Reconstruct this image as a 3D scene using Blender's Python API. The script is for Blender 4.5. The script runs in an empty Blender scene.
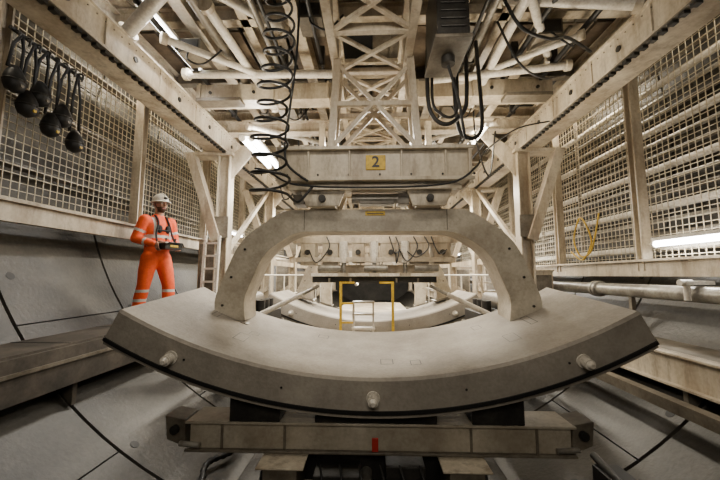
import bpy, bmesh, math, random
from mathutils import Vector, Matrix
random.seed(4)
V=Vector
scene=bpy.context.scene
COL=scene.collection

# ---------------------------------------------------------------- materials
def mat(name, base, dirt=None, rough=.6, metal=0., scale=1.5, amount=.5, bump=.1, fine=40., streak=False, spk=.8, grime=0., gcol=(.10,.07,.045), gs=7.):
    m=bpy.data.materials.new(name); m.use_nodes=True
    nt=m.node_tree; n=nt.nodes; l=nt.links
    p=n['Principled BSDF']; p.inputs['Roughness'].default_value=rough; p.inputs['Metallic'].default_value=metal
    if dirt is None:
        p.inputs['Base Color'].default_value=(*base,1); return m
    tc=n.new('ShaderNodeTexCoord'); mp=n.new('ShaderNodeMapping')
    l.new(tc.outputs['Object'],mp.inputs['Vector'])
    if streak: mp.inputs['Scale'].default_value=(1,1,.25)
    a=n.new('ShaderNodeTexNoise'); a.inputs['Scale'].default_value=scale; a.inputs['Detail'].default_value=8; a.inputs['Roughness'].default_value=.65
    b=n.new('ShaderNodeTexNoise'); b.inputs['Scale'].default_value=fine; b.inputs['Detail'].default_value=4
    l.new(mp.outputs[0],a.inputs['Vector']); l.new(tc.outputs['Object'],b.inputs['Vector'])
    r=n.new('ShaderNodeValToRGB'); r.color_ramp.elements[0].position=.5-.25*amount; r.color_ramp.elements[1].position=.5+.3*(1-amount)+.05
    r.color_ramp.elements[0].color=(*dirt,1); r.color_ramp.elements[1].color=(*base,1)
    l.new(a.outputs['Fac'],r.inputs['Fac'])
    r2=n.new('ShaderNodeValToRGB'); r2.color_ramp.elements[0].position=.3; r2.color_ramp.elements[1].position=.6
    r2.color_ramp.elements[0].color=(.72,.70,.67,1); r2.color_ramp.elements[1].color=(1,1,1,1)
    l.new(b.outputs['Fac'],r2.inputs['Fac'])
    mx=n.new('ShaderNodeMix'); mx.data_type='RGBA'; mx.blend_type='MULTIPLY'; mx.inputs[0].default_value=spk
    l.new(r.outputs[0],mx.inputs[6]); l.new(r2.outputs[0],mx.inputs[7]); out=mx.outputs[2]
    if grime:
        g=n.new('ShaderNodeTexNoise'); g.inputs['Scale'].default_value=gs; g.inputs['Detail'].default_value=10; g.inputs['Roughness'].default_value=.75
        l.new(mp.outputs[0],g.inputs['Vector'])
        gr=n.new('ShaderNodeValToRGB'); gr.color_ramp.elements[0].position=.50; gr.color_ramp.elements[1].position=.66
        gr.color_ramp.elements[0].color=(0,0,0,1); gr.color_ramp.elements[1].color=(grime,grime,grime,1)
        l.new(g.outputs['Fac'],gr.inputs['Fac'])
        m2=n.new('ShaderNodeMix'); m2.data_type='RGBA'; l.new(gr.outputs[0],m2.inputs[0]); l.new(out,m2.inputs[6]); m2.inputs[7].default_value=(*gcol,1)
        out=m2.outputs[2]
    l.new(out,p.inputs['Base Color'])
    bp=n.new('ShaderNodeBump'); bp.inputs['Strength'].default_value=bump; bp.inputs['Distance'].default_value=.02
    l.new(b.outputs['Fac'],bp.inputs['Height']); l.new(bp.outputs[0],p.inputs['Normal'])
    return m
def emit(name,c,s):
    m=bpy.data.materials.new(name); m.use_nodes=True
    p=m.node_tree.nodes['Principled BSDF']; p.inputs['Base Color'].default_value=(*c,1)
    p.inputs['Emission Color'].default_value=(*c,1); p.inputs['Emission Strength'].default_value=s
    return m
M=dict(
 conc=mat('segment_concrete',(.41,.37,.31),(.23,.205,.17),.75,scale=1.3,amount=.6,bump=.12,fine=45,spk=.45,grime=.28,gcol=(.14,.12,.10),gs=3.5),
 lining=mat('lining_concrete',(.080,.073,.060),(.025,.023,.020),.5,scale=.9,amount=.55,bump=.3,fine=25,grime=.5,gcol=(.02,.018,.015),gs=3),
 joint=mat('joint_dark',(.008,.008,.008)),
 paint=mat('grimy_white_paint',(.76,.69,.55),(.38,.31,.22),.36,scale=2.2,amount=.42,fine=30,streak=True,spk=.55,grime=.55,gcol=(.12,.08,.05)),
 paintd=mat('grimy_grey_paint',(.27,.24,.19),(.09,.075,.054),.45,scale=2.5,amount=.5,fine=30,grime=.5),
 arch=mat('arch_paint',(.60,.545,.44),(.35,.30,.225),.45,scale=2.4,amount=.5,fine=35,spk=.5,grime=.40,gcol=(.18,.145,.10)),
 deck=mat('deck_panel',(.27,.205,.135),(.08,.055,.035),.6,scale=1.3,amount=.5,fine=20,grime=.6),
 deck2=mat('deck_panel_pale',(.50,.43,.32),(.21,.165,.11),.6,scale=1.7,amount=.5,fine=20,grime=.55),
 board=mat('walkway_board',(.12,.10,.078),(.045,.038,.03),.7,scale=2.5,amount=.5,fine=30,grime=.4,gcol=(.02,.017,.014)),
 steel=mat('dark_steel',(.07,.066,.06),(.025,.024,.022),.45,.5,scale=3,amount=.5,fine=40),
 pipe=mat('galvanised_pipe',(.48,.46,.40),(.20,.185,.16),.32,.4,scale=4,amount=.4,fine=30,grime=.4),
 wire=mat('mesh_wire',(.70,.63,.47),(.42,.36,.25),.45,scale=5,amount=.5),
 rubber=mat('black_rubber',(.008,.008,.008),rough=.5),
 black=mat('black_fabric',(.010,.010,.011),rough=.8),
 white=mat('white_plastic',(.82,.79,.71),(.58,.53,.45),.4,scale=6,amount=.4),
 yellow=mat('safety_yellow',(.80,.53,.02),(.50,.32,.02),.5,scale=5,amount=.35),
 red=mat('red_paint',(.50,.03,.02),rough=.5),
 orange=mat('orange_hivis',(1.0,.13,.02),(.80,.085,.015),.7,scale=8,amount=.4,fine=60,spk=.4),
 silver=mat('reflective_tape',(.55,.55,.52),rough=.35),
 skin=mat('skin',(.50,.28,.19),(.42,.22,.15),.5,scale=8,amount=.4,fine=80,bump=.03),
 beard=mat('beard_hair',(.07,.04,.025),rough=.8),
 lip=mat('lip',(.35,.12,.10),rough=.5),
 eyew=mat('eye_white',(.8,.8,.78),rough=.2),
 tube=emit('fluorescent_tube',(.95,.97,1.0),26),
 tubew=emit('fluorescent_tube_warm',(1,.92,.76),18),
)

# ---------------------------------------------------------------- builder
class B:
    def __init__(s,name): s.name=name; s.bm=bmesh.new(); s.m=[]
    def mi(s,k):
        if k not in s.m: s.m.append(k)
        return s.m.index(k)
    def add(s,vs,fs,k,smooth=False):
        i=s.mi(k); bv=[s.bm.verts.new(v) for v in vs]
        for f in fs:
            try:
                fc=s.bm.faces.new([bv[j] for j in f]); fc.material_index=i; fc.smooth=smooth
            except ValueError: pass
    def box(s,a,b,k):
        x0,y0,z0=a; x1,y1,z1=b
        vs=[(x,y,z) for z in (z0,z1) for y in (y0,y1) for x in (x0,x1)]
        s.add(vs,[(0,2,3,1),(4,5,7,6),(0,1,5,4),(2,6,7,3),(0,4,6,2),(1,3,7,5)],k)
    def beam(s,p,q,w,h,k,up=(0,0,1),off=(0,0)):
        p=V(p);q=V(q);d=(q-p).normalized();u=V(up)
        if abs(d.dot(u))>.98: u=V((0,1,0))
        sd=d.cross(u).normalized();u=sd.cross(d).normalized()
        o=sd*off[0]+u*off[1]
        vs=[]
        for c in (p,q):
            for sx,sz in ((-1,-1),(1,-1),(1,1),(-1,1)): vs.append(c+o+sd*(sx*w/2)+u*(sz*h/2))
        s.add(vs,[(3,2,1,0),(4,5,6,7),(0,1,5,4),(1,2,6,5),(2,3,7,6),(3,0,4,7)],k)
    def ibeam(s,p,q,w,h,k,t=.018,up=(0,0,1)):
        s.beam(p,q,w,t,k,up,(0,h/2-t/2)); s.beam(p,q,w,t,k,up,(0,-h/2+t/2)); s.beam(p,q,t,h-2*t,k,up)
    def cyl(s,p,q,r,k,n=16,r2=None,caps=True):
        p=V(p);q=V(q); r2=r if r2 is None else r2
        d=(q-p).normalized(); u=V((0,0,1)) if abs(d.z)<.9 else V((1,0,0))
        a=d.cross(u).normalized(); b=d.cross(a)
        vs=[]
        for c,rr in ((p,r),(q,r2)):
            for i in range(n):
                t=2*math.pi*i/n; vs.append(c+a*math.cos(t)*rr+b*math.sin(t)*rr)
        s.add(vs,[(i,(i+1)%n,n+(i+1)%n,n+i) for i in range(n)],k,True)
        if caps:
            s.add(vs[:n],[tuple(range(n))],k); s.add(vs[n:],[tuple(range(n))],k)
    def sweep(s,pts,r,k,n=8):
        pts=[V(p) for p in pts]; N=len(pts)
        rr=r if isinstance(r,(list,tuple)) else [r]*N
        vs=[];a=None
        for i,p in enumerate(pts):
            d=(pts[min(i+1,N-1)]-pts[max(i-1,0)]).normalized()
            if a is None:
                u=V((0,0,1)) if abs(d.z)<.9 else V((1,0,0)); a=d.cross(u).normalized()
            else: a=(a-d*a.dot(d)).normalized()
            b=d.cross(a)
            for j in range(n):
                t=2*math.pi*j/n; vs.append(p+a*math.cos(t)*rr[i]+b*math.sin(t)*rr[i])
        fs=[(i*n+j,i*n+(j+1)%n,(i+1)*n+(j+1)%n,(i+1)*n+j) for i in range(N-1) for j in range(n)]
        fs+= [tuple(range(n)),tuple(range((N-1)*n,N*n))]
        s.add(vs,fs,k,True)
    def prism(s,poly,vec,k):
        n=len(poly); vec=V(vec); vs=[V(p) for p in poly]+[V(p)+vec for p in poly]
        s.add(vs,[tuple(range(n)),tuple(range(2*n-1,n-1,-1))]+[(i,(i+1)%n,n+(i+1)%n,n+i) for i in range(n)],k)
    def ball(s,c,r,k,n=14,m=9):
        c=V(c); r=V(r) if hasattr(r,'__len__') else V((r,r,r)); vs=[c+V((0,0,r.z))]
        for i in range(1,m):
            th=math.pi*i/m
            for j in range(n):
                ph=2*math.pi*j/n; vs.append(c+V((r.x*math.sin(th)*math.cos(ph),r.y*math.sin(th)*math.sin(ph),r.z*math.cos(th))))
        vs.append(c-V((0,0,r.z))); L=len(vs)-1
        fs=[(0,1+j,1+(j+1)%n) for j in range(n)]
        fs+=[(1+i*n+j,1+(i+1)*n+j,1+(i+1)*n+(j+1)%n,1+i*n+(j+1)%n) for i in range(m-2) for j in range(n)]
        fs+=[(L,1+(m-2)*n+(j+1)%n,1+(m-2)*n+j) for j in range(n)]
        s.add(vs,fs,k,True)
    def done(s,bevel=0,parent=None,name=None,autosmooth=False):
        bmesh.ops.recalc_face_normals(s.bm,faces=s.bm.faces)
        me=bpy.data.meshes.new(s.name); s.bm.to_mesh(me); s.bm.free()
        for k in s.m: me.materials.append(M[k])
        o=bpy.data.objects.new(name or s.name,me); COL.objects.link(o)
        if bevel:
            b=o.modifiers.new('bevel','BEVEL'); b.width=bevel; b.segments=2; b.limit_method='ANGLE'; b.angle_limit=math.radians(40)
        if parent: o.parent=parent
        return o

def smoothpts(pts,k=8):
    pts=[V(p) for p in pts]; out=[]
    for i in range(len(pts)-1):
        p0=pts[max(i-1,0)];p1=pts[i];p2=pts[i+1];p3=pts[min(i+2,len(pts)-1)]
        for j in range(k):
            t=j/k
            out.append(.5*((2*p1)+(p2-p0)*t+(2*p0-5*p1+4*p2-p3)*t*t+(3*p1-p0-3*p2+p3)*t**3))
    out.append(pts[-1]); return out

# ---------------------------------------------------------------- tunnel shell
TC=1.9; TR=4.3
def cyl_pt(r,ang,y): return V((r*math.sin(ang),y,TC-r*math.cos(ang)))
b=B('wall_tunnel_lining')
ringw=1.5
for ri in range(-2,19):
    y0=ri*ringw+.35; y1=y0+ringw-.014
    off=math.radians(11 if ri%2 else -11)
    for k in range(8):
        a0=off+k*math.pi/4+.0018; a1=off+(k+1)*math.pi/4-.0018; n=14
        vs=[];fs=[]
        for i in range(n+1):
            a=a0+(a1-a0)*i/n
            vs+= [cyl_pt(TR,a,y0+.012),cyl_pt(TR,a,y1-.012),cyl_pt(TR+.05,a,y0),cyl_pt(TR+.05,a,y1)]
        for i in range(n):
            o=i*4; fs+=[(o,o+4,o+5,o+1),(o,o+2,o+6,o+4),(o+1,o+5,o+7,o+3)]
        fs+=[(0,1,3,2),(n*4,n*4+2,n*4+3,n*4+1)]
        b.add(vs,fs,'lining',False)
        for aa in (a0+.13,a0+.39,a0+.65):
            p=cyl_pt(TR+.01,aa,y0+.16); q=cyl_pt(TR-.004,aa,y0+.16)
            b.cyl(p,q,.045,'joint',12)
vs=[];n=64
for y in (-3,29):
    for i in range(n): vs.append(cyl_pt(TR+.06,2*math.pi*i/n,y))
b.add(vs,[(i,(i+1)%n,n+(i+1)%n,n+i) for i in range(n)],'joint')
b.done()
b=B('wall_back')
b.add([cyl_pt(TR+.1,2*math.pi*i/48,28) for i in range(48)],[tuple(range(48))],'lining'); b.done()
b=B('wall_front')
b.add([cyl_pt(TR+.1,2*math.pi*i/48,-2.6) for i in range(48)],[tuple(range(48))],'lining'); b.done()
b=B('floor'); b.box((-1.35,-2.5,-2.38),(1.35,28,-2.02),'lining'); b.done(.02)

# ---------------------------------------------------------------- concrete segments
def segment(name,cx,yf,zlow,L,tilt,R=3.9,T=.30,half=math.radians(29.4)):
    b=B(name); N=72
    prof=[(R+.02,0),(R,.02),(R,L-.02),(R+.02,L),(R+T,L),(R+T,.014),
          (R+T-.035,.014),(R+T-.035,-.012),(R+T-.062,-.012),(R+T-.062,0)]
    facem=['conc','conc','conc','conc','conc','conc','rubber','rubber','rubber','conc']
    rot=Matrix.Rotation(tilt,3,'X'); piv=V((cx,yf,zlow))
    def P(r,a,y):
        v=V((r*math.sin(a),y,R-r*math.cos(a))); return piv+rot@v
    K=len(prof)
    for kf in range(K):
        r0,y0=prof[kf]; r1,y1=prof[(kf+1)%K]
        vs=[];fs=[]
        for i in range(N+1):
            a=-half+2*half*i/N; vs+=[P(r0,a,y0),P(r1,a,y1)]
        for i in range(N): fs.append((2*i,2*i+1,2*i+3,2*i+2))
        b.add(vs,fs,facem[kf],True)
    for a in (-half,half):
        b.add([P(r,a,y) for r,y in prof],[tuple(range(K))],'conc')
        s=1 if a>0 else -1
        vs=[P(R+T-.062,a,.02),P(R+T-.035,a,.02),P(R+T-.035,a,L-.02),P(R+T-.062,a,L-.02)]
        d=(P(R+.1,a+s*.004,.1)-P(R+.1,a,.1))
        b.prism(vs,d,'rubber')
    for a,y,w,h in ((-.30,.45,.05,.09),(-.285,.62,.04,.04),(.03,.35,.05,.06),(.09,.30,.04,.05),(.31,.45,.05,.09),(.27,.95,.04,.06),(-.13,.98,.05,.05),(.38,.7,.03,.12),(-.40,.8,.03,.10)):
        for (da,dy,wa,wy) in ((0,-h,w,.003),(0,h,w,.003),(-w/R,0,.003,h),(w/R,0,.003,h)):
            vs=[P(R-.002,a+da-wa/R,y+dy-wy),P(R-.002,a+da+wa/R,y+dy-wy),P(R-.002,a+da+wa/R,y+dy+wy),P(R-.002,a+da-wa/R,y+dy+wy)]
            b.add(vs,[(0,1,2,3)],'steel')
    for a,rr in ((math.radians(-22.0),R+.15),(math.radians(0),R+.14),(math.radians(22.0),R+.15)):
        b.cyl(P(rr,a,.02),P(rr,a,-.015),.050,'white',20)
        b.cyl(P(rr,a,-.01),P(rr,a,-.09),.034,'white',18,.029)
        b.cyl(P(rr,a,-.09),P(rr,a,-.115),.029,'white',18,.016)
        for t in range(5): b.cyl(P(rr,a,-.02-.014*t),P(rr,a,-.027-.014*t),.038,'white',18)
    for a in (-.36,-.17,.17,.36):
        b.cyl(P(R+.13,a,.004),P(R+.13,a,-.003),.009,'steel',12)
    return b.done()
SCX=.005
segment('concrete_tunnel_segment',SCX,2.6,-.76,1.32,math.radians(5.6))
segment('concrete_tunnel_segment',SCX,6.4,-.84,1.4,math.radians(.3))

# ---------------------------------------------------------------- lifting arch
def fillet(p,rads,n=6):
    p=[V(q) for q in p]; out=[p[0]]
    for i in range(1,len(p)-1):
        r=rads[i-1]; a=p[i]+(p[i-1]-p[i]).normalized()*r; c=p[i]+(p[i+1]-p[i]).normalized()*r
        for j in range(n+1):
            t=j/n; out.append(a*(1-t)**2+p[i]*2*t*(1-t)+c*t*t)
    out.append(p[-1]); return out
def arch(y,d=.34,dz=0,foot=-.45):
    b=B('segment_lifting_arch'); cx=.035
    o=[(1.60,foot),(1.62,-.24),(1.38,.36),(.94,.665),(.5,.665)]
    i=[(1.30,foot),(1.32,-.24),(1.13,.23),(.80,.44),(.5,.44)]
    def both(h,r):
        h=fillet([V((x,0,z)) for x,z in h],r)
        return [V((-p.x,0,p.z)) for p in h]+[p for p in reversed(h)]
    O=both(o,(.08,.20,.14));I=both(i,(.08,.16,.12));n=len(O)
    vs=[];fs=[]
    for a,c in zip(O,I):
        vs+=[V((cx+a.x,y,a.z+dz)),V((cx+c.x,y,c.z+dz)),V((cx+c.x,y+d,c.z+dz)),V((cx+a.x,y+d,a.z+dz))]
    for t in range(n-1):
        u=t*4; fs+=[(u,u+1,u+5,u+4),(u+1,u+2,u+6,u+5),(u+2,u+3,u+7,u+6),(u+3,u,u+4,u+7)]
    fs+=[(0,1,2,3),tuple(4*(n-1)+j for j in (3,2,1,0))]
    b.add(vs,fs,'arch')
    bmesh.ops.remove_doubles(b.bm,verts=b.bm.verts,dist=1e-5)
    for s in (-1,1):
        b.beam((cx+s*1.26,y+d/2,foot-.045+dz),(cx+s*1.65,y+d/2,foot+.075+dz),d+.08,.035,'paintd',up=(0,0,1))
        for zz,xx in ((-.30,1.53),(-.02,1.45),(.26,1.32)):
            b.cyl((cx+s*xx,y-.012,zz+dz),(cx+s*xx,y+.01,zz+dz),.013,'steel',8)
        b.box((cx+s*.72-.004,y-.004,.45+dz),(cx+s*.72+.004,y,.66+dz),'paintd')
    b.box((cx-.10,y-.008,.60+dz),(cx+.10,y,.645+dz),'yellow')
    b.box((cx-.085,y-.010,.612+dz),(cx+.085,y-.006,.622+dz),'steel')
    return b.done(.012)
arch(3.4)
arch(7.2,dz=-.10,foot=-.40)
arch(10.6,dz=-.10,foot=-.80)

# ---------------------------------------------------------------- numbered lifting beam (plate reads 2)
b=B('numbered_lifting_beam')
x0,x1=-.88,.93
b.box((x0,3.2,.93),(x1,3.52,1.20),'paint')
b.box((x0-.04,3.14,1.20),(x1+.04,3.58,1.235),'paint')
b.box((x0-.04,3.14,.895),(x1+.04,3.58,.93),'paint')
for x in (x0-.02,x1-.01): b.box((x,3.15,.87),(x+.03,3.57,1.26),'paint')
for x in (-.62,-.22,.28,.70): b.box((x,3.165,.93),(x+.016,3.2,1.20),'paint')
for x in [x0+.06+i*.30 for i in range(7)]: b.cyl((x,3.19,.965),(x,3.205,.965),.011,'steel',8)
b.box((-.80,3.2,.82),(.86,3.5,.87),'paint')
for s in (-1,1):
    c=.04+s*.52
    b.prism([(c-.22,3.25,.83),(c+.22,3.25,.83),(c+.16,3.25,.67),(c-.16,3.25,.67)],(0,.04,0),'paint')
    b.prism([(c-.22,3.55,.83),(c+.22,3.55,.83),(c+.16,3.55,.67),(c-.16,3.55,.67)],(0,.04,0),'paint')
    b.box((c-.12,3.29,.67),(c+.12,3.55,.82),'paint')
    b.cyl((c,3.2,.74),(c,3.64,.74),.035,'steel',16)
    b.box((c-.3,3.3,.70),(c-.19,3.5,.80),'paintd')
b.cyl((-.2,3.35,.76),(.30,3.35,.76),.05,'pipe',16); b.box((-.12,3.3,.70),(.22,3.45,.73),'paintd')
b.box((-.055,3.188,1.01),(.135,3.2,1.155),'yellow')
for x in (-.40,.46):
    for y in (3.24,3.5): b.beam((x,y,1.23),(x*.85,y,2.18),.07,.07,'paint')
for y in (3.24,3.5):
    b.beam((-.40,y,1.25),(.40,y,2.12),.04,.04,'paint'); b.beam((.46,y,1.25),(-.34,y,2.12),.04,.04,'paint')
    b.beam((-.38,y,1.70),(.42,y,1.70),.05,.05,'paint')
beamobj=b.done(.006)
cu=bpy.data.curves.new('digit_2','FONT'); cu.body='2'; cu.size=.15; cu.align_x='CENTER'; cu.align_y='CENTER'; cu.extrude=.001; cu.offset=.003
t=bpy.data.objects.new('digit_2',cu); COL.objects.link(t); t.location=(.04,3.185,1.083); t.rotation_euler=(math.pi/2,0,0); cu.materials.append(M['rubber']); t.parent=beamobj

# ---------------------------------------------------------------- machinery behind arch
def machinery(y):
    b=B('hydraulic_gripper_assembly')
    b.box((-1.05,y,.42),(1.12,y+.5,.50),'paint')
    b.box((-1.12,y+.1,.50),(1.2,y+.35,.62),'paint')
    for x in (-.85,-.55,-.18,.25,.62,.92):
        w=random.uniform(.08,.14)
        b.box((x-w,y+.02,.12+random.uniform(0,.1)),(x+w,y+.3,.42),'paint')
        b.cyl((x,y-.02,.30),(x,y+.05,.30),.035,'steel',14)
    for x in (-.37,.03,.43):
        b.cyl((x,y,.44),(x,y,.16),.06,'white',14); b.cyl((x,y,.16),(x,y,.02),.028,'pipe',12)
        b.box((x-.07,y-.06,-.01),(x+.07,y+.1,.03),'paint')
    b.beam((-1.0,y-.02,.2),(1.05,y-.02,.2),.05,.06,'paint')
    b.box((-.75,y+.3,.03),(.85,y+.7,.14),'paint')
    for x in (-.7,-.1,.55): b.cyl((x,y-.05,.09),(x+.3,y-.05,.09),.045,'pipe',14)
    for k in range(6):
        x=random.uniform(-.9,.9); x2=x+random.uniform(-.3,.3)
        b.sweep(smoothpts([(x,y-.04,.5),(x+.04,y-.1,.35),((x+x2)/2,y-.12,.2+random.uniform(-.08,.1)),(x2,y-.03,.33)],6),.009,'rubber',6)
    for x in (-.7,.8): b.beam((x,y+.2,.6),(x,y+.2,2.16),.08,.08,'paint')
    b.done(.006)
machinery(4.45); machinery(6.35); machinery(8.6)

# ---------------------------------------------------------------- main girders with racks
for s in (-1,1):
    b=B('crane_runway_girder')
    xi,xo=s*2.42,s*2.70; xa,xb=min(xi,xo),max(xi,xo)
    b.box((xa,-.5,2.06),(xb,24,2.34),'paint')
    b.box((xa-.03,-.5,2.34),(xb+.03,24,2.365),'paint')
    b.box((xa-.03,-.5,2.035),(xb+.03,24,2.06),'paint')
    y=.8
    while y<13:
        b.box((xi-.02 if s>0 else xi-.03,y,2.0),(xi+.03 if s>0 else xi+.02,y+.05,2.035),'steel'); y+=.1
    b.box((xi-.035,.6,2.027),(xi+.035,14,2.034),'paintd')
    for y in [1.2+.8*i for i in range(16)]:
        b.box((xa-.012,y,2.06),(xb+.012,y+.02,2.34),'paint')
        b.cyl((xi-s*.012,y+.4,2.2),(xi+s*.02,y+.4,2.2),.03,'steel',14)
    for y in [1.0+.1*i for i in range(80)]:
        b.cyl((xi-s*.008,y,2.30),(xi+s*.01,y,2.30),.007,'paintd',6)
    b.done()

# ---------------------------------------------------------------- gantry portal frames
for y in (5.5,8.0,10.5,13.0,16.0,19.0,22.0):
    b=B('gantry_portal_frame')
    for s in (-1,1):
        b.ibeam((s*2.45,y,-.95),(s*2.45,y,2.03),.20,.20,'paint',up=(1,0,0))
        b.box((s*2.45-.16,y-.16,-1.02),(s*2.45+.16,y+.16,-.95),'paintd')
        b.beam((s*3.0,y-.1,2.0),(s*2.5,y-.1,.55),.14,.16,'paint',up=(0,1,0))
        b.prism([(s*2.35,y-.02,2.03),(s*1.75,y-.02,2.5),(s*1.75,y-.02,2.34),(s*2.35,y-.02,1.6)],(0,.03,0),'paint')
        b.box((min(s*2.3,s*3.1),y-.14,1.98),(max(s*2.3,s*3.1),y+.14,2.03),'paint')
        b.beam((s*2.45,y,.30),(s*2.45,y+2.4,.30),.08,.12,'paint')
        b.beam((s*2.45,y+.1,.35),(s*2.45,y+2.3,1.95),.06,.08,'paint')
        b.beam((s*2.45,y,-.3),(s*2.80,y,-.5),.1,.1,'paint')
        b.beam((s*2.45,y-.02,-.95),(s*2.9,y-.02,-1.3),.14,.12,'paintd')
        b.box((min(s*2.33,s*2.57),y-.125,.6),(max(s*2.33,s*2.57),y-.105,.95),'paintd')
    b.ibeam((-2.45,y,2.47),(2.45,y,2.47),.18,.2,'paint')
    b.done()
b=B('gantry_cross_beam')
for s in (-1,1):
    xa,xb=sorted((s*2.4,s*.42))
    b.box((xa,4.35,2.37),(xb,4.6,2.60),'paint')
b.box((-.42,4.40,2.76),(.42,4.55,2.84),'paint')
for x in (-2.2,-1.6,-1.1,1.1,1.6,2.2): b.cyl((x,4.33,2.48),(x,4.36,2.48),.022,'steel',10)
for x in (-2.36,-1.35,-.6,.6,1.35,2.3): b.box((x,4.32,2.36),(x+.03,4.63,2.61),'paint')
b.beam((-2.35,4.35,2.34),(-1.75,4.35,2.34),.2,.05,'paintd'); b.beam((2.35,4.35,2.34),(1.75,4.35,2.34),.2,.05,'paintd')
b.done(.005)

# ---------------------------------------------------------------- central lattice truss
b=B('lattice_truss')
X=.37
for x in (-X,X):
    for z in (2.2,2.72): b.beam((x,1.0,z),(x,20,z),.075,.075,'paint')
    y=1.0;k=0
    while y<18:
        b.beam((x,y,2.2),(x,y,2.72),.04,.04,'paint')
        b.beam((x,y,2.2 if k%2 else 2.72),(x,y+.62,2.72 if k%2 else 2.2),.04,.04,'paint'); y+=.62;k+=1
y=1.0
while y<18:
    b.beam((-X,y,2.2),(X,y,2.2),.06,.05,'paint')
    b.beam((-X,y,2.72),(X,y,2.72),.06,.05,'paint')
    b.beam((-X,y,2.2),(X,y+.62,2.2),.035,.035,'paint'); b.beam((X,y,2.19),(-X,y+.62,2.19),.035,.035,'paint')
    y+=.62
b.done()

# ---------------------------------------------------------------- ceiling
b=B('ceiling')
for ix in range(-6,6):
    for iy in range(0,18):
        if random.random()<.14: continue
        x=ix*.55; y=.2+iy*1.25; z=3.08+random.uniform(-.015,.02)
        b.box((x+.02,y+.02,z),(x+.53,y+1.23,z+.03),random.choice(['deck','deck','deck2','deck2','paintd']))
        if random.random()<.6: b.box((x+.25,y+.05,z-.03),(x+.29,y+1.2,z),'paintd')
b.box((-3.4,-1,3.35),(3.4,24,3.38),'joint')
b.done()
for x,w,h in ((-2.05,.14,.22),(-1.45,.1,.16),(-.85,.14,.24),(.95,.14,.24),(1.5,.1,.16),(2.05,.14,.22),(-3.0,.14,.2),(3.0,.14,.2)):
    b=B('ceiling_stringer'); b.ibeam((x,.3,2.95-h/2+.1),(x,23,2.95-h/2+.1),w,h,'paint'); b.done()
for i in range(16):
    y=1.1+i*1.25
    b=B('ceiling_joist'); b.ibeam((-3.3,y,2.98),(3.3,y,2.98),.12,.18,'paintd' if i%2 else 'paint'); b.done()
b=B('ceiling_bracing')
for p,q,r in (((-2.45,3.1,2.42),(-1.62,2.75,2.85),.065),((-2.4,4.1,2.6),(-.45,4.0,2.5),.05),((-2.3,2.2,2.7),(-1.0,3.6,2.8),.045),
              ((2.4,4.0,2.55),(.75,4.1,2.45),.045),((2.4,2.9,2.42),(1.35,3.3,2.85),.055),((1.1,2.4,2.6),(2.3,4.2,2.7),.045),((-1.9,5.0,2.3),(-.5,6.8,2.6),.04),((1.9,5.0,2.3),(.5,6.8,2.6),.04),
              ((-1.6,3.0,2.6),(-1.5,5.0,2.6),.05),((-2.2,3.3,2.5),(-.5,5.0,2.62),.04),((2.2,3.4,2.5),(.5,5.0,2.62),.035),((1.2,2.0,2.5),(2.3,2.6,2.5),.035),((1.45,2.6,2.6),(1.5,5.0,2.55),.05)):
    b.cyl(p,q,r,'white',14); 
    for c in (p,q): b.cyl(V(c)+(V(q)-V(p)).normalized()*(-.03),V(c)+(V(q)-V(p)).normalized()*.03,r*1.5,'paint',14)
b.done()
b=B('service_pipes')
for x,z,r,k in ((-1.18,2.66,.035,'pipe'),(-1.08,2.62,.02,'rubber'),(1.22,2.66,.04,'pipe'),(1.78,2.65,.03,'rubber'),(-1.75,2.68,.05,'paintd'),(1.12,2.62,.02,'rubber'),(-.62,2.66,.022,'rubber'),(-2.25,2.62,.03,'rubber'),(2.25,2.6,.03,'rubber')):
    b.cyl((x,.6,z),(x,22,z),r,k,12)
    for i in range(14): b.box((x-r-.01,1.5+i*1.25,z-r-.01),(x+r+.01,1.54+i*1.25,z+r+.2),'steel')
b.done()
b=B('junction_boxes')
for x,y,z in ((-1.95,2.6,2.62),(-2.1,3.6,2.55),(-.65,3.3,2.7),(1.35,2.5,2.6),(1.95,3.5,2.6),(-1.3,4.9,2.5),(1.2,4.9,2.5)):
    b.box((x-.13,y,z),(x+.13,y+.3,z+.18),'paintd'); b.box((x-.11,y-.01,z+.02),(x+.11,y,z+.16),'steel')
    b.sweep(smoothpts([(x,y,z+.02),(x+.05,y-.1,z-.15),(x+.2,y-.05,z-.18),(x+.35,y+.1,z+.1)],6),.012,'rubber',6)
b.done(.006)

# ---------------------------------------------------------------- hoist motor box
b=B('hoist_motor_housing')
b.box((.55,2.65,1.98),(.82,3.2,2.62),'steel'); b.box((.53,2.63,1.95),(.84,3.22,1.98),'paintd')
for i in range(8): b.box((.58,2.635,2.05+i*.07),(.79,2.65,2.07+i*.07),'steel')
b.cyl((.69,2.9,1.95),(.69,2.9,1.88),.06,'steel',16)
for x in (.58,.78): b.beam((x,2.9,2.62),(x,2.9,3.0),.04,.04,'paintd')
b.done(.01)

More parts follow.
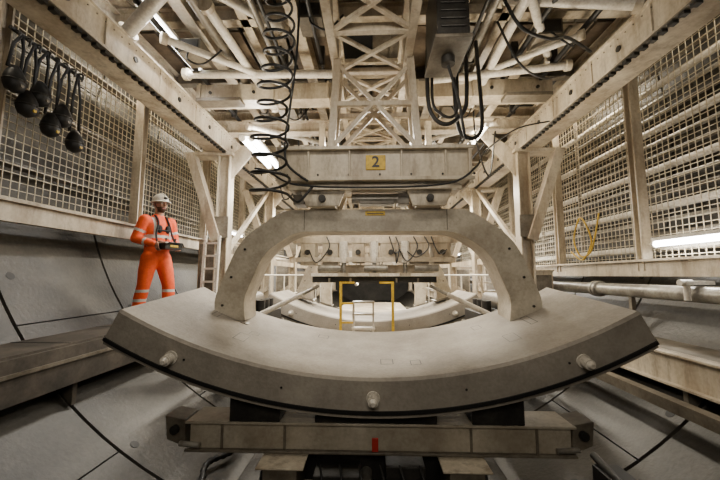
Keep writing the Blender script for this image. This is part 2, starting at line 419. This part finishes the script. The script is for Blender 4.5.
# ---------------------------------------------------------------- cables
b=B('coiled_cable')
pts=[]
turns=13
for i in range(turns*24+1):
    t=i/(turns*24); a=i/24*2*math.pi
    z=2.80-2.13*t**.97; r=.12+.045*t+.012*math.sin(9*t*math.pi)
    pts.append((-.87+.03*math.sin(6*t)+r*math.cos(a),2.88+r*.75*math.sin(a),z+.012*math.cos(a)))
pts=smoothpts([(-.72,2.9,2.95)]+[pts[0]],4)+[V(p) for p in pts[1:]]+smoothpts([pts[-1],(-.66,3.0,.66),(-.55,3.10,.83)],6)[1:]
b.sweep(pts,.0125,'rubber',8); b.done()
def cable(pts,r=.014,name='black_cable',k='rubber'):
    b=B(name); b.sweep(smoothpts(pts,8),r,k,8); return b.done()
cable([(-.70,3.06,2.9),(-.72,3.08,2.2),(-.78,3.09,1.6),(-.82,3.10,1.3),(-.80,3.11,1.05),(-.6,3.11,.88)],.012)
cable([(.69,2.9,1.87),(.80,3.0,1.6),(.86,3.06,1.3),(.90,3.10,1.27)],.014)
cable([(.60,3.35,2.6),(.58,3.35,1.85),(.64,3.35,1.60),(.78,3.35,1.53),(.94,3.35,1.66),(.98,3.35,1.9),(.98,3.35,2.6)],.022)
cable([(.66,3.42,2.6),(.64,3.42,1.85),(.72,3.42,1.68),(.84,3.42,1.64),(.90,3.42,1.8),(.90,3.42,2.6)],.016)
cable([(.86,3.45,2.6),(.90,3.45,1.6),(1.02,3.45,1.42),(1.15,3.5,1.5),(1.19,3.55,1.75),(1.17,3.6,2.6)],.022)
cable([(-1.1,3.08,1.0),(-.97,3.08,.97),(-.7,3.08,.84),(0,3.05,.80),(.7,3.08,.84),(.97,3.1,1.0),(1.2,3.5,1.3),(1.8,4.1,1.8),(2.3,4.3,1.98)],.010)
cable([(1.25,3.0,2.6),(1.4,3.0,2.3),(1.7,3.1,2.25),(2.0,3.3,2.4),(2.35,3.5,2.38)],.016)
cable([(1.3,3.3,2.6),(1.55,3.4,2.2),(1.9,3.6,2.15),(2.3,3.9,2.37)],.012)
for i in range(10):
    y=5+i*1.1; s=random.choice((-1,1)); x=s*random.uniform(.8,1.7)
    cable([(x,y,2.8),(x+.05,y+.1,2.1+random.uniform(-.3,.2)),(x+s*.3,y+.3,1.8+random.uniform(-.4,.2)),(x+s*.5,y+.5,2.4)],.014,'hanging_hose')

# ---------------------------------------------------------------- side mesh fences
def fence(s,z0,z1,y0,y1,x,posts):
    b=B('wire_mesh_fence'); st=.085; w=.0036
    n=int((y1-y0)/st)
    for i in range(n+1):
        y=y0+i*st; b.box((x-w,y-w,z0),(x+w,y+w,z1),'wire')
    for i in range(int((z1-z0)/st)+1):
        z=z0+i*st; b.box((x-w-.004,y0,z-w),(x+w-.004,y1,z+w),'wire')
    xi=x-s*.06
    for y in posts:
        b.ibeam((xi,y,z0-.1),(xi,y,z1+.1),.13,.12,'paint')
    b.beam((xi,y0,z0-.08),(xi,y1,z0-.08),.1,.19,'paint'); b.beam((xi-s*.06,y0,z0+.03),(xi-s*.06,y1,z0+.03),.10,.03,'paint')
    b.beam((xi,y0,z1+.04),(xi,y1,z1+.04),.08,.08,'paint')
    b.done()
fence(-1,.70,2.95,1.8,14,-3.66,(2.95,5.0,7.1,9.2,11.3))
fence(1,.16,2.95,1.8,14,3.66,(2.6,4.62,6.6,8.7,10.8))

b=B('wall_pipe_rack')
for i in range(14):
    z=.35+i*.19; x=math.sqrt(4.2**2-(z-TC)**2)-.14; r=.03 if i%3 else .05
    b.cyl((x,1.2,z),(x,20,z),r,'paintd' if i%3==1 else ('white' if i%3==0 else 'pipe'),10)
for y in [2+1.4*i for i in range(10)]:
    b.box((3.78,y,.25),(3.82,y+.06,2.95),'paintd')
b.done()
b=B('wall_cable_tray')
for z in (1.2,2.0,2.8):
    x=-math.sqrt(4.2**2-(z-TC)**2)+.06
    b.box((x,1.2,z),(x+.16,18,z+.02),'paintd')
    for k in range(3): b.cyl((x+.04+.04*k,1.2,z+.035),(x+.04+.04*k,18,z+.035),.014,'rubber',6)
b.done()
b=B('water_pipe')
b.cyl((3.38,1.0,-.20),(3.38,20,-.20),.085,'pipe',20)
for y in (3.2,5.2,7.2,9.2): b.cyl((3.38,y,-.2),(3.38,y+.05,-.2),.115,'pipe',20); b.cyl((3.38,y+.07,-.2),(3.38,y+.12,-.2),.115,'pipe',20)
b.box((3.22,3.62,-.10),(3.50,3.70,-.06),'white'); b.cyl((3.25,3.66,-.08),(3.25,3.66,-.26),.03,'white',12); b.cyl((3.18,3.66,-.08),(3.30,3.66,-.08),.035,'white',12)
for y in (2.6,4.6,6.6,8.6): b.beam((3.38,y,-.28),(3.38,y,-.72),.05,.05,'paintd')
b.done()
b=B('yellow_hose')
b.sweep(smoothpts([(3.50,5.3,.95),(3.45,5.35,.6),(3.45,5.5,.35),(3.45,5.75,.32),(3.45,5.9,.6),(3.5,5.8,.95),(3.45,5.55,.8),(3.45,5.45,.5),(3.45,5.7,.25),(3.45,6.0,.4)],8),.013,'yellow',8); b.done()

# ---------------------------------------------------------------- walkways
b=B('walkway_left')
b.box((-3.44,1.2,-.70),(-2.86,20,-.64),'board')
b.box((-2.88,1.2,-1.02),(-2.82,20,-.66),'board')
b.box((-2.93,1.2,-.80),(-2.80,20,-.77),'paintd')
for i in range(14): b.prism([(-2.88,2+i*1.3,-.72),(-3.40,2+i*1.3,-.72),(-2.88,2+i*1.3,-1.24)],(0,.05,0),'board')
for i in range(18): b.box((-3.44,1.2+i,-.64),(-2.86,1.215+i,-.636),'joint')
b.done()
b=B('walkway_right')
b.box((2.86,1.2,-.79),(3.38,20,-.73),'paintd')
b.ibeam((2.85,1.2,-.88),(2.85,20,-.88),.13,.30,'paint')
b.beam((2.65,1.2,-1.14),(2.65,20,-1.14),.1,.1,'paintd')
for i in range(14): b.prism([(2.85,2+i*1.3,-.79),(3.34,2+i*1.3,-.79),(2.85,2+i*1.3,-1.24)],(0,.05,0),'paintd')
b.done()
b=B('steel_ladder')
for x in (-2.62,-2.40): b.beam((x,5.15,-.95),(x,5.25,.62),.035,.05,'white')
for i in range(7): b.beam((-2.62,5.155+i*.014,-.7+i*.2),(-2.40,5.155+i*.014,-.7+i*.2),.03,.03,'white')
b.done()
b=B('step_ladder')
for x in (2.25,2.65): b.beam((x,6.9,-1.0),(x,7.15,.0),.04,.06,'paint')
for i in range(5): b.box((2.25,6.92+i*.05,-.85+i*.17),(2.65,7.07+i*.05,-.82+i*.17),'paint')
b.done()

# ---------------------------------------------------------------- segment feeder
b=B('segment_feeder')
b.box((-1.45,2.80,-1.36),(1.52,3.05,-1.17),'arch')
b.box((-1.48,2.77,-1.17),(1.55,3.08,-1.15),'arch'); b.box((-1.48,2.77,-1.38),(1.55,3.08,-1.36),'paintd')
for x in (-1.2,-.7,.75,1.25): b.box((x,2.785,-1.36),(x+.02,2.80,-1.17),'paintd')
b.box((-.005,2.786,-1.375),(.045,2.80,-1.26),'red')
for s in (-1,1):
    c=.02
    b.prism([(c+s*1.50,2.80,-1.36),(c+s*1.66,2.80,-1.30),(c+s*1.68,2.80,-1.12),(c+s*1.52,2.80,-1.15)],(0,.22,0),'paintd')
    b.cyl((c+s*1.59,2.77,-1.22),(c+s*1.59,2.80,-1.22),.035,'steel',14)
    b.cyl((c+s*1.52,2.74,-1.30),(c+s*1.36,2.74,-1.31),.02,'pipe',12)
    b.prism([(c+s*.75,2.78,-1.15),(c+s*1.15,2.78,-1.15),(c+s*1.15,2.78,-.915),(c+s*.75,2.78,-1.0)],(0,.25,0),'steel')
    b.box((min(s*.55,s*.80),2.6,-1.85),(max(s*.55,s*.80),15,-1.39),'paintd')
    b.box((min(s*.50,s*.85),2.58,-1.40),(max(s*.50,s*.85),15,-1.385),'paint')
    b.ibeam((s*.95,1.0,-1.93),(s*.95,24,-1.93),.12,.17,'paint')
    for i in range(9):
        b.cyl((s*.84,3.1+i*1.1,-1.72),(s*.94,3.1+i*1.1,-1.72),.13,'steel',18)
    for k in range(3): b.cyl((s*.67,2.57,-1.5-.12*k),(s*.67,2.61,-1.5-.12*k),.03,'steel',10)
b.box((-.45,2.78,-1.15),(.5,3.05,-1.06),'steel')
b.box((-.55,2.95,-1.8),(.55,15,-1.45),'steel')
b.box((-.52,2.66,-1.66),(.52,2.74,-1.54),'paintd')
b.box((-.45,2.7,-1.75),(-.1,2.95,-1.5),'steel'); b.box((.1,2.75,-1.8),(.4,2.95,-1.45),'steel'); b.cyl((-.05,2.5,-1.6),(-.05,2.95,-1.6),.05,'pipe',14); b.cyl((-.05,2.42,-1.6),(-.05,2.5,-1.6),.025,'white',12)
for k in range(6):
    x=-.4+k*.15; b.sweep(smoothpts([(x,2.72,-1.42),(x+.03,2.58,-1.5),(x+.08*((k%3)-1),2.56,-1.7),(x+.1,2.7,-1.88)],6),.011,'rubber',6)
b.box((-1.15,4.25,-1.26),(1.2,15,-1.18),'paint')
for i in range(10): b.box((-1.4,4.5+i*1.0,-1.38),(1.5,4.65+i*1.0,-1.26),'paintd')
b.done(.006)

b=B('yellow_access_gate')
for x in (-.50,.33): b.beam((x,5.5,-1.18),(x,5.5,-.12),.04,.04,'yellow')
b.beam((-.52,5.5,-.12),(-.28,5.5,-.12),.03,.03,'yellow'); b.beam((.12,5.5,-.12),(.35,5.5,-.12),.03,.03,'yellow')
b.beam((-.5,5.5,-.75),(-.3,5.5,-.75),.03,.03,'yellow'); b.beam((-.5,5.5,-.45),(-.3,5.5,-.45),.03,.03,'yellow')
b.done()
b=B('white_step_stool')
for x in (-.32,.02):
    b.beam((x,5.75,-1.18),(x,5.95,-.48),.03,.04,'white'); b.beam((x,6.2,-1.18),(x,6.0,-.48),.03,.03,'white')
for z,y in ((-.9,5.8),(-.68,5.88),(-.48,5.95)): b.box((-.34,y-.02,z),(.04,y+.12,z+.03),'white')
b.done()
b=B('control_platform')
b.box((-.98,5.6,-.12),(1.05,5.9,-.02),'steel'); b.box((-1.0,5.58,-.02),(1.08,5.92,.03),'white')
for x in (-.95,1.0): b.beam((x,5.75,-.1),(x*1.02,5.75,.5),.06,.06,'paint')
for x in (-.7,-.35,.4,.75): b.beam((x,5.6,-.12),(x,5.6,-.05),.03,.03,'paintd')
b.box((-.3,5.62,.03),(-.05,5.85,.15),'paintd'); b.box((.2,5.62,.03),(.5,5.85,.11),'rubber')
b.done()
for s in (-1,1):
    b=B('support_strut'); b.cyl((.03+s*.95,4.5,-.25),(.03+s*1.45,4.25,-.50),.032,'white',12); b.cyl((.03+s*.95,4.5,-.25),(.03+s*.74,4.58,-.14),.022,'pipe',12); b.ball((.03+s*1.45,4.25,-.50),.05,'steel'); b.done()
for s in (-1,1):
    for i,y in enumerate((6.1,8.4,11.2,14.2)):
        b=B('electrical_cabinet'); x=s*(2.95); w=.22; h=random.uniform(.7,1.3); z0=-.635 if s<0 else -.725
        b.box((x-w,y,z0),(x+w,y+.9,z0+h),'paint')
        b.box((x-s*w-.01,y+.04,z0+.05),(x-s*w+.01,y+.43,z0+h-.05),'paintd'); b.box((x-s*w-.01,y+.47,z0+.05),(x-s*w+.01,y+.86,z0+h-.05),'paintd')
        b.box((x-w+.03,y-.012,z0+.06),(x+w-.03,y,z0+h-.06),'paintd'); b.box((x-s*w-.025,y+.40,z0+.4),(x-s*w,y+.42,z0+.52),'steel')
        b.box((x-w-.02,y-.02,z0+h),(x+w+.02,y+.92,z0+h+.03),'paint')
        b.done(.006)
    b=B('guard_rail')
    for i in range(9): b.cyl((s*2.17,6+i*1.2,-1.2),(s*2.17,6+i*1.2,.0),.018,'white',8)
    for z in (-.5,0): b.cyl((s*2.17,6,z),(s*2.17,15.6,z),.018,'white',8)
    xa,xb=sorted((s*2.10,s*2.35)); b.box((xa,5.9,-1.24),(xb,16,-1.20),'steel')
    b.done()
for s in (-1,1):
    b=B('hydraulic_power_pack')
    xa,xb=sorted((s*1.55,s*2.2)); b.box((xa,5.0,-1.15),(xb,5.85,-.55),'steel')
    for k in range(3): b.cyl((s*1.7,5.2+k*.22,-.55),(s*1.7,5.2+k*.22,-.38),.07,'steel',14)
    b.cyl((s*1.95,5.05,-.40),(s*1.95,5.80,-.40),.13,'paintd',18)
    for k in range(5): b.sweep(smoothpts([(s*1.6,5.0,-.7-.08*k),(s*1.45,4.85,-.65-.07*k),(s*1.35,5.1,-.9),(s*1.5,5.4,-1.0)],6),.016,'rubber',6)
    b.done(.008)

b=B('ribbed_hose')
pts=smoothpts([(-1.75,2.9,-1.93),(-1.62,3.3,-1.98),(-1.72,3.7,-1.95),(-1.60,4.1,-2.00),(-1.75,4.6,-1.93),(-1.62,5.4,-1.98)],14)
b.sweep(pts,[.026+(.008 if i%3==0 else 0) for i in range(len(pts))],'rubber',8); b.done()
b=B('rail_clamp'); b.box((1.75,2.7,-1.62),(1.95,2.95,-1.50),'rubber'); b.cyl((1.8,2.65,-1.52),(1.8,3.0,-1.46),.03,'steel',10); b.beam((1.7,2.9,-1.75),(1.95,2.7,-1.5),.05,.05,'steel'); b.done(.006)

# ---------------------------------------------------------------- hanging slings
b=B('sling_rack')
b.cyl((-3.50,2.95,2.40),(-3.50,3.78,2.36),.022,'rubber',10)
for i in range(8): b.sweep(smoothpts([(-3.50,3.0+i*.105,2.40),(-3.45,3.0+i*.105,2.38),(-3.46,3.0+i*.105,2.30)],4),.011,'steel',6)
for i,(y,z) in enumerate(((2.98,1.98),(3.12,1.80),(3.24,1.97),(3.38,1.70),(3.50,1.86),(3.68,1.64))):
    yt=3.02+i*.13
    for dy in (-.06,.06):
        b.sweep([(-3.45,yt,2.36),(-3.45,(yt+y)/2+dy*.8,(2.36+z)/2+.06),(-3.45,y+dy,z)],.014,'black',6)
    c=V((-3.44,y,z))
    b.sweep([c+V((0,0,.03)),c+V((0,0,-.03)),c+V((0,.005,-.08)),c+V((0,.01,-.15)),c+V((0,.01,-.20)),c+V((0,.01,-.23))],[.03,.065,.085,.09,.07,.02],'rubber',12)
    b.sweep([c+V((.085*math.cos(t),.01+.085*math.sin(t),-.12)) for t in [k*math.pi/6 for k in range(13)]],.012,'steel',6)
    b.cyl(c+V((.06,.01,-.17)),c+V((.085,.01,-.17)),.018,'yellow' if i%2 else 'paintd',10)
b.done()

# ---------------------------------------------------------------- lamps
def lamp(p,q,k='tube',r=.022,name='fluorescent_lamp',power=25,w=.12,col=(1,.95,.88),up=.25,twin=False):
    p=V(p);q=V(q); b=B(name)
    hw=.12 if not twin else .26
    b.beam(p+V((0,0,.055)),q+V((0,0,.055)),hw,.04,'white')
    for dx in ((0,) if not twin else (-.07,.07)):
        b.cyl(p+V((dx,0,0)),q+V((dx,0,0)),r,k,12)
        for c,d in ((p,-1),(q,1)):
            e=(q-p).normalized()*.03*d; b.cyl(c+V((dx,0,0)),c+e+V((dx,0,0)),r*1.3,'white',12)
    o=b.done()
    ld=bpy.data.lights.new(name+'_light','AREA'); ld.shape='RECTANGLE'; ld.size=(q-p).length; ld.size_y=w; ld.energy=power; ld.color=col
    lo=bpy.data.objects.new(name+'_light',ld); COL.objects.link(lo)
    lo.location=(p+q)/2-V((0,0,.04)); lo.rotation_euler=(0,0,math.pi/2); lo.parent=o
    if up:
        ld=bpy.data.lights.new(name+'_uplight','AREA'); ld.shape='RECTANGLE'; ld.size=(q-p).length; ld.size_y=w; ld.energy=power*up; ld.color=col
        lo=bpy.data.objects.new(name+'_uplight',ld); COL.objects.link(lo)
        lo.location=(p+q)/2+V((0,0,.10)); lo.rotation_euler=(math.pi,0,math.pi/2); lo.parent=o
    return o
W=(1,.875,.67)
lamp((-2.28,3.0,2.66),(-2.28,4.15,2.66),power=30,up=0,r=.035)
lamp((-1.78,4.65,1.95),(-1.78,5.9,1.95),power=60,r=.035,up=.5,twin=True)
lamp((3.5,3.45,.38),(3.5,4.3,.38),power=16,r=.034)
lamp((2.75,7.2,.05),(2.75,8.1,.05),power=16)
lamp((1.75,5.0,2.25),(1.75,6.2,2.25),power=36,k='tubew',col=W,up=.6)
for y in (7.2,9.8,12.4,15.5,19):
    for x in (-1.6,1.6): lamp((x,y,1.9),(x,y+1.2,1.9),power=150,k='tubew',col=(1,.91,.75),up=.2)
    lamp((-3.2,y,.95),(-3.2,y+1.0,.95),power=20); lamp((3.2,y,.75),(3.2,y+1.0,.75),power=20)
lamp((-.3,6.5,-.18),(-.3,6.9,-.18),power=16,k='tubew',up=0)
lamp((.4,8.4,.0),(.4,9.0,.0),power=40,k='tubew',up=0)
lamp((-.4,11.4,.1),(-.4,12.0,.1),power=60,k='tubew',up=0)
lamp((-3.78,4.2,3.1),(-3.78,5.6,3.1),power=62,k='tubew',col=W,up=0)
lamp((-3.78,7.0,3.1),(-3.78,8.4,3.1),power=60,k='tubew',col=W,up=0)
lamp((-3.78,1.8,3.1),(-3.78,3.0,3.1),power=16,k='tubew',col=W,up=0)
lamp((3.72,2.5,3.1),(3.72,3.8,3.1),power=16,k='tubew',col=W,up=0)
lamp((3.72,5.4,3.1),(3.72,6.6,3.1),power=52,k='tubew',col=W,up=0)
def area(name,loc,tgt,sx,sy,e,col=(1,.91,.77)):
    ld=bpy.data.lights.new(name,'AREA'); ld.shape='RECTANGLE'; ld.size=sx; ld.size_y=sy; ld.energy=e; ld.color=col
    o=bpy.data.objects.new(name,ld); COL.objects.link(o); o.location=loc
    o.rotation_euler=(V(tgt)-V(loc)).to_track_quat('-Z','Y').to_euler(); return o
area('overhead_fill',(0,1.6,2.0),(0,3.4,-.7),1.6,.4,24)  # added fill from above, out of view; no fitting is modelled
area('rear_fill',(0,-1.0,1.2),(0,4,.5),1.2,.8,40)  # unseen fill behind the camera, added to lift surfaces facing it
area('ceiling_fill_left',(-1.5,4.0,1.3),(-1.2,4.0,3),.4,.4,32,W)  # added light aimed up to brighten the ceiling; no lamp hangs here
area('ceiling_fill_right',(1.6,4.0,1.3),(1.3,4.0,3),.4,.4,32,W)  # matching added ceiling brightener on the right, also without a fitting
area('segment_fill',(0,5.0,1.9),(0,4.0,-.8),1.4,.3,120)  # bare area light added behind the arch to brighten the segment top
area('gripper_fill',(0,3.85,.62),(0,4.6,.25),1.4,.08,6)  # fill added under the arch to lift the dark gripper machinery

w=bpy.data.worlds.new('World'); scene.world=w; w.use_nodes=True
w.node_tree.nodes['Background'].inputs[0].default_value=(.5,.52,.55,1); w.node_tree.nodes['Background'].inputs[1].default_value=.02

# ---------------------------------------------------------------- worker
worker=bpy.data.objects.new('tunnel_worker',None); COL.objects.link(worker)
worker.location=(-3.14,4.85,-.64); worker.rotation_euler=(0,0,math.radians(-24))
def limb(b,pts,rads,k='orange'):
    for i in range(len(pts)):
        b.ball(pts[i],rads[i],k,16,10)
        if i: b.cyl(pts[i-1],pts[i],rads[i-1],k,16,rads[i])
def eloft(b,secs,k='orange',n=24):
    vs=[];N=len(secs)
    for cx,cy,cz,rx,ry in secs:
        for j in range(n):
            t=2*math.pi*j/n; vs.append((cx+rx*math.cos(t),cy+ry*math.sin(t),cz))
    fs=[(i*n+j,i*n+(j+1)%n,(i+1)*n+(j+1)%n,(i+1)*n+j) for i in range(N-1) for j in range(n)]+[tuple(range(n)),tuple(range((N-1)*n,N*n))]
    b.add(vs,fs,k,True)
def remeshed(b,name,vox,mats,rule,sm=3):
    o=b.done(); o.modifiers.clear()
    r=o.modifiers.new('r','REMESH'); r.mode='VOXEL'; r.voxel_size=vox; r.use_smooth_shade=True
    s=o.modifiers.new('s','SMOOTH'); s.factor=.5; s.iterations=sm
    dg=bpy.context.evaluated_depsgraph_get(); me=bpy.data.meshes.new_from_object(o.evaluated_get(dg))
    bpy.data.objects.remove(o)
    me.materials.clear()
    for k in mats: me.materials.append(M[k])
    for f in me.polygons: f.material_index=rule(f.center); f.use_smooth=True
    q=bpy.data.objects.new(name,me); COL.objects.link(q); q.parent=worker; return q
b=B('body')
eloft(b,[(0,0,.84,.10,.15),(-.005,0,.92,.125,.18),(0,0,1.02,.125,.175),(0,0,1.12,.125,.175),(0,0,1.26,.14,.195),(-.01,0,1.38,.13,.20),(-.015,0,1.45,.10,.16),(-.01,0,1.50,.07,.09),(0,0,1.53,.06,.065)])
sh={};el={};wr={}
for s in (-1,1):
    sh[s]=V((-.01,s*.19,1.425)); el[s]=V((-.07 if s<0 else .0,s*.275,1.15)); wr[s]=V((.19,s*.175,1.075))
    mid=(sh[s]+el[s])/2; m2=(el[s]+wr[s])/2
    limb(b,[sh[s],mid,el[s],m2,wr[s]],[.082,.072,.062,.058,.047])
    fx=.12 if s>0 else -.12
    limb(b,[V((0,s*.095,.88)),V((.015+fx*.35,s*.115,.70)),V((.035+fx*.6,s*.135,.50)),V((.01+fx*.85,s*.145,.30)),V((fx,s*.15,.14))],[.118,.105,.084,.084,.078])
    limb(b,[V((fx,s*.15,.15)),V((fx,s*.15,.07))],[.062,.06])
    limb(b,[V((-.03+fx,s*.15,.05)),V((.07+fx,s*.16,.05)),V((.16+fx,s*.17,.045))],[.05,.05,.045])
def rule(c):
    if c.z<.135: return 2
    if .27<c.z<.31 or .40<c.z<.44: return 1
    rad=abs(c.y)
    for s in (-1,1):
        if c.y*s>0:
            for A,Bp in ((sh[s],el[s]),(el[s],wr[s])):
                d=Bp-A; t=(c-A).dot(d)/d.dot(d); dist=(c-(A+d*t)).length
                if dist<.092 and .50<t<.63 and rad>.12 and (c.y*s>.19 or A is el[s]): return 1
    if 1.17<c.z<1.21 and rad<.20 and abs(c.x)<.17: return 1
    if 1.22<c.z<1.47 and .09<rad<.125: return 1
    return 0
remeshed(b,'overalls_body',.013,['orange','silver','rubber'],rule)
b=B('head')
b.ball((.02,0,1.685),(.098,.078,.115),'skin',24,16); b.ball((.06,0,1.63),(.062,.058,.075),'skin',20,12); b.ball((.075,0,1.595),(.045,.045,.038),'skin')
b.cyl((0,0,1.48),(.015,0,1.64),.058,'skin',20)
b.cyl((.108,0,1.695),(.135,0,1.655),.008,'skin',10,.014); b.ball((.131,0,1.652),(.016,.017,.012),'skin')
b.ball((.105,0,1.71),(.018,.05,.010),'skin')
for s in (-1,1): b.ball((.015,s*.079,1.665),(.022,.012,.033),'skin'); b.ball((.095,s*.035,1.645),(.018,.02,.018),'skin')
b.ball((.113,0,1.612),(.012,.026,.007),'skin'); b.ball((.112,0,1.603),(.012,.022,.007),'skin')
def hrule(c):
    if c.x>.108 and 1.600<c.z<1.616 and abs(c.y)<.026: return 2
    if c.z<1.628 and c.z>1.55 and c.x>.035: return 1
    if c.z>1.60 and c.x<-.02: return 1
    return 0
remeshed(b,'head',.0065,['skin','beard','lip'],hrule,2)
b=B('eyes')
for s in (-1,1):
    b.ball((.105,s*.031,1.682),.0125,'eyew'); b.ball((.1145,s*.031,1.682),.006,'rubber')
    b.sweep([(.108,s*.015,1.704),(.112,s*.03,1.708),(.100,s*.052,1.703)],.005,'beard',6)
b.done(parent=worker)
b=B('safety_helmet'); vs=[];fs=[];n=28;m=8;cz=1.715
for i in range(m+1):
    th=math.pi/2*i/m
    for j in range(n):
        ph=2*math.pi*j/n; vs.append((.015+.128*math.cos(ph)*math.cos(th),.105*math.sin(ph)*math.cos(th),cz+.125*math.sin(th)))
for i in range(m):
    for j in range(n): fs.append((i*n+j,i*n+(j+1)%n,(i+1)*n+(j+1)%n,(i+1)*n+j))
b.add(vs,fs,'white',True)
vs=[];
for j in range(n):
    ph=2*math.pi*j/n; f=max(0,math.cos(ph))
    vs+=[(.015+.128*math.cos(ph),.105*math.sin(ph),cz+.004),(.015+(.142+.045*f)*math.cos(ph),.119*math.sin(ph),cz-.006*(1+f)),(.015+(.142+.045*f)*math.cos(ph),.119*math.sin(ph),cz-.012*(1+f)),(.015+.122*math.cos(ph),.10*math.sin(ph),cz-.006)]
b.add(vs,[(4*j+k,4*((j+1)%n)+k,4*((j+1)%n)+(k+1)%4,4*j+(k+1)%4) for j in range(n) for k in range(4)],'white',True)
b.sweep([(.015+.130*math.cos(a),0,cz+.128*math.sin(a)) for a in [math.pi*(.1+.8*i/12) for i in range(13)]],.012,'white',8)
b.ball((.135,0,cz+.045),(.02,.03,.022),'rubber')
for s in (-1,1): b.sweep([(.03,s*.095,cz),(.045,s*.078,1.63),(.065,s*.02,1.553)],.005,'black',6)
b.done(parent=worker)
b=B('radio_remote_control')
b.box((.20,-.13,1.0),(.38,.13,1.09),'steel'); b.box((.19,-.14,1.085),(.39,.14,1.10),'white')
for y in (-.07,.07): b.cyl((.30,y,1.10),(.30,y,1.14),.008,'rubber',8); b.ball((.30,y,1.15),.016,'rubber')
for i in range(5): b.cyl((.24,-.08+i*.04,1.10),(.24,-.08+i*.04,1.112),.008,'yellow' if i%2 else 'red',8)
b.box((.375,-.06,1.03),(.385,.06,1.06),'yellow')
b.sweep([(.19,-.142,1.11),(.19,.142,1.11)],.010,'rubber',8); b.sweep([(.39,-.14,1.05),(.42,-.1,1.09),(.42,.1,1.09),(.39,.14,1.05)],.010,'rubber',8)
b.done(.006,parent=worker)
b=B('harness_straps')
for s in (-1,1):
    b.sweep(smoothpts([(.22,s*.14,1.09),(.15,s*.12,1.22),(.13,s*.08,1.38),(.05,s*.075,1.49),(-.07,s*.05,1.50),(-.10,0,1.47)],6),.014,'black',8)
    b.ball((.135,s*.06,1.30),(.028,.038,.06),'black')
b.sweep(smoothpts([(.145,-.1,1.28),(.16,0,1.28),(.145,.1,1.28)],6),.012,'black',8)
b.done(parent=worker)
for s in (-1,1):
    b=B('hand'); Y=lambda y:s*y
    b.ball((.235,Y(.160),1.065),(.042,.020,.040),'skin'); b.cyl((.18,Y(.172),1.075),(.225,Y(.163),1.07),.028,'skin',14,.026)
    L=(.80,.95,1.0,.9)
    for i,x in enumerate((.218,.240,.262,.283)):
        l=L[i]; p=[V((x-.008,Y(.163),1.05)),V((x+.006,Y(.166),1.05-.035*l)),V((x+.012,Y(.158),1.05-.062*l)),V((x+.010,Y(.158-.030*l),.988)),]
        for a in range(3): b.cyl(p[a],p[a+1],.0095-.0008*a,'skin',10,.0090-.0009*a)
        for a in range(4): b.ball(p[a],.0096-.0008*a,'skin',10,6)
    p=[V((.222,Y(.158),1.085)),V((.245,Y(.150),1.112)),V((.270,Y(.128),1.114)),V((.285,Y(.112),1.110))]
    for a in range(3): b.cyl(p[a],p[a+1],.012-.001*a,'skin',10,.011-.001*a)
    for a in range(4): b.ball(p[a],.012-.001*a,'skin',10,6)
    remeshed(b,'hand_right' if s<0 else 'hand_left',.0035,['skin'],lambda c:0,1)

# ---------------------------------------------------------------- camera
cam=bpy.data.cameras.new('camera'); co=bpy.data.objects.new('camera',cam); COL.objects.link(co)
cam.sensor_width=36; cam.lens=17.0; cam.clip_start=.02
co.location=(0,0,0); co.rotation_euler=(math.radians(90+5.9),0,math.radians(2.0))
scene.camera=co
